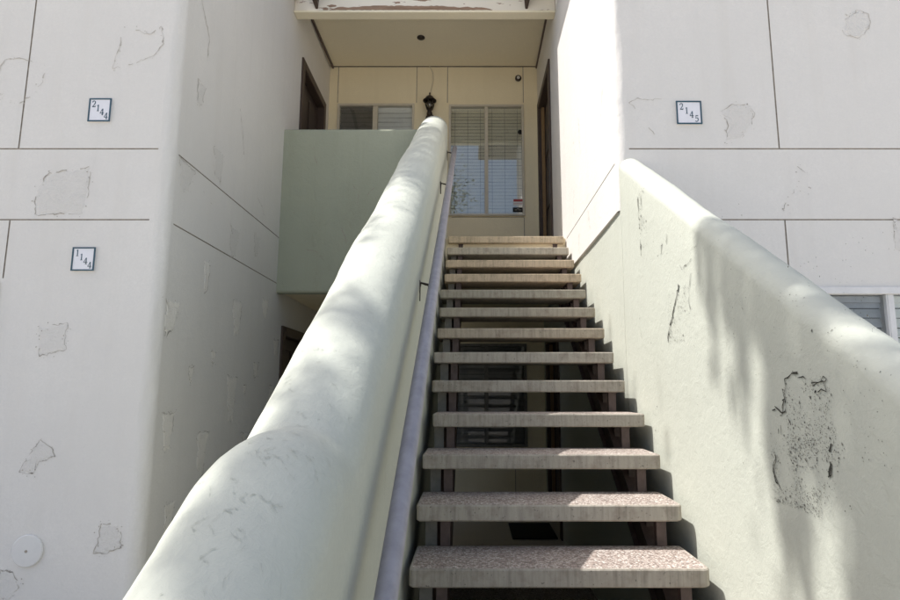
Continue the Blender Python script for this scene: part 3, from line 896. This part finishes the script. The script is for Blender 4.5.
for i in range(-4, 13):
    y = Y1 + i * RUN; z = Z1 + i * RISE
    a, b = -0.2405, 0.8972
    d = DX.get(i, (0, 0)); a += d[0]; b += d[1]
    dep = 0.343 if i < 12 else 0.30
    th = 0.068
    # outline with cut and rounded front corners
    rad = 0.022 if i in (1, 0, 4, 7) else 0.012
    out = []
    for cx_, cy_, a0, rr in ((b - rad * 1.5, y + rad * 1.5, -90, rad * 1.5), (b - .012, y + dep - .012, 0, .012), (a + .012, y + dep - .012, 90, .012), (a + rad, y + rad, 180, rad)):
        for k in range(5):
            t = math.radians(a0 + 90 * k / 4)
            out.append((cx_ + rr * math.cos(t), cy_ + rr * math.sin(t)))
    e = 0.006
    n = len(out)
    cu = sum(p[0] for p in out) / n; cv = sum(p[1] for p in out) / n
    def shr(s, zz): return [(u - s * (1 if u > cu else -1), v - s * (1 if v > cv else -1), zz) for u, v in out]
    rings = [shr(e, z - th), shr(0, z - th + e), shr(0, z - e), shr(e * 0.5, z - e * .2), shr(e * 1.6, z)]
    vs = [p for rg in rings for p in rg]
    mb = MB()
    fs = []
    for q in range(len(rings) - 1):
        fs += [(q * n + k, q * n + (k + 1) % n, (q + 1) * n + (k + 1) % n, (q + 1) * n + k) for k in range(n)]
    mb.add(vs, fs, 0)
    mb.add([], [])
    k0 = 0
    mb.f.append(tuple(range(n))[::-1]); mb.mi.append(0)
    mb.f.append(tuple((len(rings) - 1) * n + k for k in range(n))); mb.mi.append(1)
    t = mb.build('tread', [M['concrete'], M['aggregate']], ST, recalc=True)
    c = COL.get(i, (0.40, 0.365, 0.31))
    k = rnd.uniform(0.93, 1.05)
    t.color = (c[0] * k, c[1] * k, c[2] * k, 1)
for x in (-0.118, 0.815):
    m = MB()
    ya, yb = Y1 - 4 * RUN - 0.05, Y1 + 12 * RUN + 0.06
    lo = lambda y: nose(y) - 0.46
    hi = lambda y: nose(y) - 0.27
    m.prism([(x - 0.022, ya, lo(ya)), (x - 0.022, yb, lo(yb)), (x - 0.022, yb, hi(yb)), (x - 0.022, ya, hi(ya))], (0.044, 0, 0))
    for s in (hi, lo):
        m.prism([(x - 0.045, ya, s(ya) - 0.006), (x - 0.045, yb, s(yb) - 0.006), (x - 0.045, yb, s(yb) + 0.006), (x - 0.045, ya, s(ya) + 0.006)], (0.022, 0, 0))
    sg = m.build('stringer', M['steel_brown'], ST)
    for i in range(-3, 13):
        y = Y1 + i * RUN + 0.05; z = Z1 + i * RISE - 0.068
        m = MB()
        m.box(x - 0.021, x + 0.021, y, y + 0.04, hi(y) - 0.02, z - 0.008)
        m.box(x - 0.024, x + 0.024, y - 0.01, y + 0.25, z - 0.008, z - 0.001)
        m.box(x - 0.02, x + 0.02, y + 0.16, y + 0.19, hi(y + 0.16) - 0.02, z - 0.008)
        m.build('bracket', M['steel_brown'], sg)
m = MB()
for i in range(-2, 12):
    y = Y1 + i * RUN + 0.075; z = Z1 + i * RISE - 0.068
    m = MB()
    m.box(-0.205, -0.155, y, y + 0.012, z - 0.185, z - 0.003)
    m.build('support_plate', M['steel_green'], ST)

# ------------------------------------------------------------------ handrail
HR = tag(empty('handrail', (-0.19, 3.4, 2.0)), 'lavender grey tube handrail bracketed to the left stair wall', 'handrail')
XH = -0.192
def hz(y): return -0.415 + CAM_Z + SL * (y - 1.458)
m = MB()
m.tube([(XH, 0.5, hz(0.5)), (XH, 3, hz(3)), (XH, 6.0, hz(6.0))], 0.0265, 20)
m.build('rail', M['rail'], HR, smooth=True)
for y in (1.15, 2.95, 4.75, 5.92):
    z = hz(y)
    m = MB()
    zp = z - 0.03
    m.tube([(XH, y, z - 0.024), (XH - 0.012, y, z - 0.038), (XH - 0.05, y, z - 0.028), (-0.262, y, z - 0.022), (-0.268, y, z - 0.045), (-0.267, y, z - 0.115)], [0.007, 0.007, 0.0065, 0.0065, 0.006, 0.004], 8)
    m.box(-0.274, -0.264, y - 0.018, y + 0.018, z - 0.075, z - 0.012)
    m.build('rail_bracket', M['dark_metal'], HR)

# ------------------------------------------------------------------ number tiles
def plaque(x0, x1, z0, z1, text, label):
    r = tag(empty('number_tile', ((x0 + x1) / 2, YF, (z0 + z1) / 2)), label, 'house number', 'unit number tiles on the front walls')
    MB().box(x0, x1, YF - 0.010, YF - 0.0005, z0, z1).build('tile', M['ceramic'], r, bevel=0.002)
    m = MB(); b = 0.0075; ya, yb = YF - 0.0135, YF - 0.008
    m.box(x0 - .001, x1 + .001, ya, yb, z1 - b, z1 + .001); m.box(x0 - .001, x1 + .001, ya, yb, z0 - .001, z0 + b)
    m.box(x0 - .001, x0 + b, ya, yb, z0 + b, z1 - b); m.box(x1 - b, x1 + .001, ya, yb, z0 + b, z1 - b)
    m.build('border', M['teal'], r)
    W, H = x1 - x0, z1 - z0
    hgt = H * 0.275; wd = hgt * 0.68
    for k, ch in enumerate(text):
        u0 = x0 + W * (0.125 + 0.195 * k); v0 = z1 - H * (0.10 + 0.275) - H * 0.175 * k
        P = lambda u, v, d: (u0 + u * wd, YF - 0.0098 + d, v0 + v * hgt)
        m = MB(); strokes(m, P, DIG[ch], 0.002)
        m.build('numeral', M['teal'], r)
plaque(-2.505, -2.362, 2.926, 3.084, '2144', 'white tile numbered 2144 on the upper left front wall')
plaque(-2.514, -2.372, 1.936, 2.085, '1144', 'white tile numbered 1144 lower on the left front wall')
plaque(1.329, 1.492, 2.908, 3.066, '2145', 'white tile numbered 2145 on the right front wall')

# round cover plate low on the left wall
r = tag(empty('cover_plate', (-2.60, YF, 0.268)), 'round painted cover plate with a centre screw, low on the left front wall', 'cover plate')
MB().lathe((-2.60, YF, 0.268), [(0.092, -0.0005), (0.092, -0.011), (0.086, -0.016), (0.02, -0.019), (0.004, -0.019)], 40, 'y').build('disc', M['plate'], r)
MB().lathe((-2.60, YF, 0.268), [(0.008, -0.018), (0.008, -0.0215), (0.004, -0.0225)], 14, 'y').build('screw', M['groove'], r)

# ------------------------------------------------------------------ things on the back wall
LX, LZ = -0.598, 4.965
LN = tag(empty('wall_lantern', (LX, YB, LZ)), 'dark bronze coach lantern on the cream wall between the two upper windows', 'lantern')
LY = YB - 0.11
m = MB()
m.lathe((LX, YB - 0.004, LZ), [(0.062, 0.003), (0.060, -0.018), (0.042, -0.03), (0.016, -0.034)], 20, 'y')
m.build('wall_plate', M['dark_metal'], LN, smooth=True)
m = MB(); m.tube([(LX, YB - 0.03, LZ), (LX, YB - 0.075, LZ - 0.02), (LX, LY, LZ + 0.0), (LX, LY, LZ + 0.05)], [0.012, 0.012, 0.016, 0.022], 12)
m.lathe((LX, LY, LZ + 0.02), [(0.010, -0.04), (0.034, -0.03), (0.040, 0.0), (0.026, 0.04), (0.036, 0.055)], 18)
m.build('arm', M['dark_metal'], LN, smooth=True)
m = MB(); m.lathe((LX, LY, LZ), [(0.036, 0.075), (0.058, 0.135), (0.068, 0.215)], 18); m.build('glass_shade', M['lamp_glass'], LN, smooth=True)
m = MB()
for k in range(6):
    a = k * math.pi / 3 + .3
    m.tube([(LX + q * math.cos(a), LY + q * math.sin(a), LZ + h) for q, h in ((0.038, 0.072), (0.060, 0.135), (0.071, 0.215))], 0.0045, 6)
m.build('cage', M['dark_metal'], LN)
m = MB(); m.lathe((LX, LY, LZ), [(0.072, 0.208), (0.092, 0.200), (0.094, 0.212), (0.068, 0.235), (0.05, 0.265), (0.025, 0.282), (0.010, 0.29), (0.008, 0.305), (0.012, 0.315), (0.004, 0.335)], 22)
m.build('cap', M['dark_metal'], LN, smooth=True)
m = MB(); m.tube([(LX, YB - 0.012, LZ + 0.05), (LX + 0.01, YB - 0.012, LZ + 0.42), (LX + 0.04, YB - 0.012, LZ + 0.56), (LX + 0.035, YB - 0.012, LZ + 0.68), (LX - 0.015, YB - 0.012, LZ + 0.78)], 0.005, 8)
m.build('cable', M['cream_frame'], LN)

AX, AZ = 0.645, 5.565
AL = tag(empty('alarm_sounder', (AX, YB, AZ)), 'small round dark fixture high on the cream wall above the right window', 'wall fixture')
MB().lathe((AX, YB, AZ), [(0.045, 0.0), (0.045, -0.02), (0.038, -0.03)], 20, 'y').build('ring', M['dark_metal'], AL, smooth=True)
MB().lathe((AX, YB, AZ), [(0.022, -0.025), (0.022, -0.036), (0.012, -0.04)], 16, 'y').build('centre', M['plate'], AL, smooth=True)
CX, CY = -0.675, 7.14
CF = tag(empty('ceiling_fixture', (CX, CY, CEIL)), 'small dark round fixture in the middle of the cream ceiling', 'ceiling fixture')
MB().lathe((CX, CY, CEIL), [(0.05, 0.0), (0.052, -0.012), (0.04, -0.022), (0.015, -0.03)], 18, 'z').build('rose', M['dark_metal'], CF, smooth=True)
m = MB(); m.lathe((0.665, YB + 0.005, 4.765), [(0.004, -0.012), (0.028, -0.008), (0.034, 0.0), (0.028, 0.003)], 18, 'y')
tag(m.build('window_ornament', M['black'], None, smooth=True, loc=(0.665, YB, 4.765)), 'small black disc stuck on the right upper window pane', 'window ornament')
WS = tag(empty('window_sticker', (0.625, YB, 3.68)), 'red, white and black security sticker in the corner of the upper window', 'sticker')
yq = YB + 0.004
MB().box(0.555, 0.69, yq - .001, yq + .002, 3.70, 3.79).build('upper_panel', M['paper'], WS)
MB().box(0.56, 0.685, yq - .0025, yq - .0012, 3.755, 3.788).box(0.56, 0.685, yq - .0025, yq - .0012, 3.722, 3.727).build('red_band', [M['red']], WS)
MB().box(0.55, 0.695, yq - .001, yq + .002, 3.605, 3.672).build('lower_panel', M['black'], WS)
MB().box(0.575, 0.61, yq - .0025, yq - .0012, 3.63, 3.645).box(0.625, 0.67, yq - .0025, yq - .0012, 3.63, 3.645).box(0.605, 0.64, yq - .0025, yq - .0012, 3.648, 3.662).build('print_mark', M['steel_green'], WS)
dm = MB().box(0.42, 0.90, 6.55, 7.28, GZ + 0.005, GZ + 0.02).build('door_mat', M['black'], None, bevel=0.004, loc=(0.66, 6.9, GZ + 0.005))
tag(dm, 'black door mat on the floor under the landing', 'door mat')

# ------------------------------------------------------------------ trees whose shade dapples the walls, and what the panes mirror
def tree(name, label, base, trunk_top, clusters, limbs, seed, leaf=0.05, group=None):
    r = random.Random(seed)
    t = tag(empty(name, base), label, 'tree', group)
    b, tp = Vector(base), Vector(trunk_top)
    m = MB()
    pts = [b.lerp(tp, k / 6) + Vector((r.uniform(-.12, .12), r.uniform(-.12, .12), 0)) * (k / 6) for k in range(7)]
    m.tube(pts, [0.24 - 0.022 * k for k in range(7)], 10)
    for q in limbs:
        q = Vector(q); mid = tp.lerp(q, 0.5) + Vector((0, 0, 0.3))
        m.tube([pts[5], mid, q], [0.09, 0.05, 0.015], 7)
    m.build('trunk', M['bark'], t, smooth=True)
    c = MB()
    for (ctr, rad, n, droop) in clusters:
        ctr = Vector(ctr)
        for _ in range(n):
            p = Vector((r.gauss(0, 1), r.gauss(0, 1), r.gauss(0, 1)))
            p = Vector((p.x * rad[0] * .5, p.y * rad[1] * .5, p.z * rad[2] * .5))
            q = ctr + p
            s = leaf * r.uniform(0.6, 1.5)
            ax = Vector((r.gauss(0, 1), r.gauss(0, 1), r.gauss(0, .6) - droop)).normalized()
            bx = ax.cross(Vector((r.gauss(0, 1), r.gauss(0, 1), r.gauss(0, 1)))).normalized()
            c.add([q - ax * s, q + bx * s * .4, q + ax * s, q - bx * s * .4], [(0, 1, 2, 3)])
    c.build('crown', M['leaf'], t, recalc=False)
    return t
def up(p, t): return tuple(Vector(p) + SUN * t)
CL = []
def shade(p, t, rad, n, droop=0.0): CL.append((up(p, t), rad, n, droop))
# hanging sprays over the right stair wall
def strand(y, ztop_, length, sy, dens, t=8.0):
    shade((0.945, y * 0.96, 1.2 + (ztop_ - length * 0.5 - 1.2) * 0.96), t, (0.10, sy * 2.4, length * 0.62), int(dens * length * 1.1), 1.4)
for y, zt, ln, sy, dn in ((2.52, 2.16, 0.45, .020, 150), (2.40, 2.12, 0.62, .030, 260), (2.27, 2.02, 0.55, .022, 200), (2.17, 1.98, 0.80, .024, 240), (2.06, 1.90, 0.50, .024, 190),
                       (1.97, 1.86, 1.00, .030, 300), (1.88, 1.74, 0.95, .026, 240), (1.76, 1.72, 0.80, .030, 230), (1.68, 1.50, 0.60, .03, 170), (1.56, 1.25, 1.00, .035, 260),
                       (1.46, 1.22, 1.20, .050, 420), (1.36, 1.20, 1.10, .05, 380), (1.27, 1.25, 1.10, .05, 300)):
    strand(y, zt, ln, sy, dn)
shade((1.02, 2.06, 1.90), 6.4, (0.15, 0.22, 0.10), 80, 0.4)
shade((1.02, 1.67, 1.64), 6.4, (0.15, 0.14, 0.08), 50, 0.4)
# over the crown of the left stair wall
for k in range(16):
    y_ = 3.60 + 0.117 * k + rnd.uniform(-.05, .05)
    shade((-0.44, y_, nose(y_) + 1.12 + rnd.uniform(-.03, .04)), 9.0, (0.4, 0.20, 0.20), 125, 0.2)
shade((-0.40, 1.95, ridge(1.95)), 9.0, (0.1, 0.22, 0.2), 110, 0.3)
shade((-0.50, 2.75, ridge(2.75)), 9.0, (0.1, 0.3, 0.1), 45, 0.3)
shade((-0.36, 1.42, ridge(1.42) - .03), 8.5, (0.1, 0.30, 0.12), 170, 0.3)
shade((-0.35, 1.15, ridge(1.15) - .03), 8.5, (0.1, 0.30, 0.12), 190, 0.3)
shade((-0.36, 0.92, ridge(.92) - .03), 8.5, (0.1, 0.30, 0.14), 190, 0.3)
shade((0.45, 3.35, 1.10), 9.5, (0.3, 0.5, 0.25), 110, 0.3)
# the rest of the crown, whose shade falls outside the stair
for k in range(26):
    CL.append(((rnd.uniform(-11.0, -8.6), rnd.uniform(-0.5, 3.6), rnd.uniform(7.2, 10.0)), (0.9, 0.9, 0.9), 260, 0.5))
tree('shade_tree', 'tall drooping tree left of the stair, its shade dappling the stair walls', (-7.3, 1.2, GZ), (-6.6, 1.9, 7.6), CL, [c[0] for c in CL[-26::2]], 5, 0.045)
CB = [((rnd.gauss(-1.9, 1.3), rnd.gauss(-14, 1.0), rnd.uniform(6.5, 12)), (1.2, 1.2, 1.1), 420, 0.2) for _ in range(13)]
tree('street_tree', 'loose olive tree behind the viewer, mirrored in the upper window', (-2.2, -14, GZ), (-2.1, -14, 6.0), CB, [c[0] for c in CB[:8]], 9, 0.085)
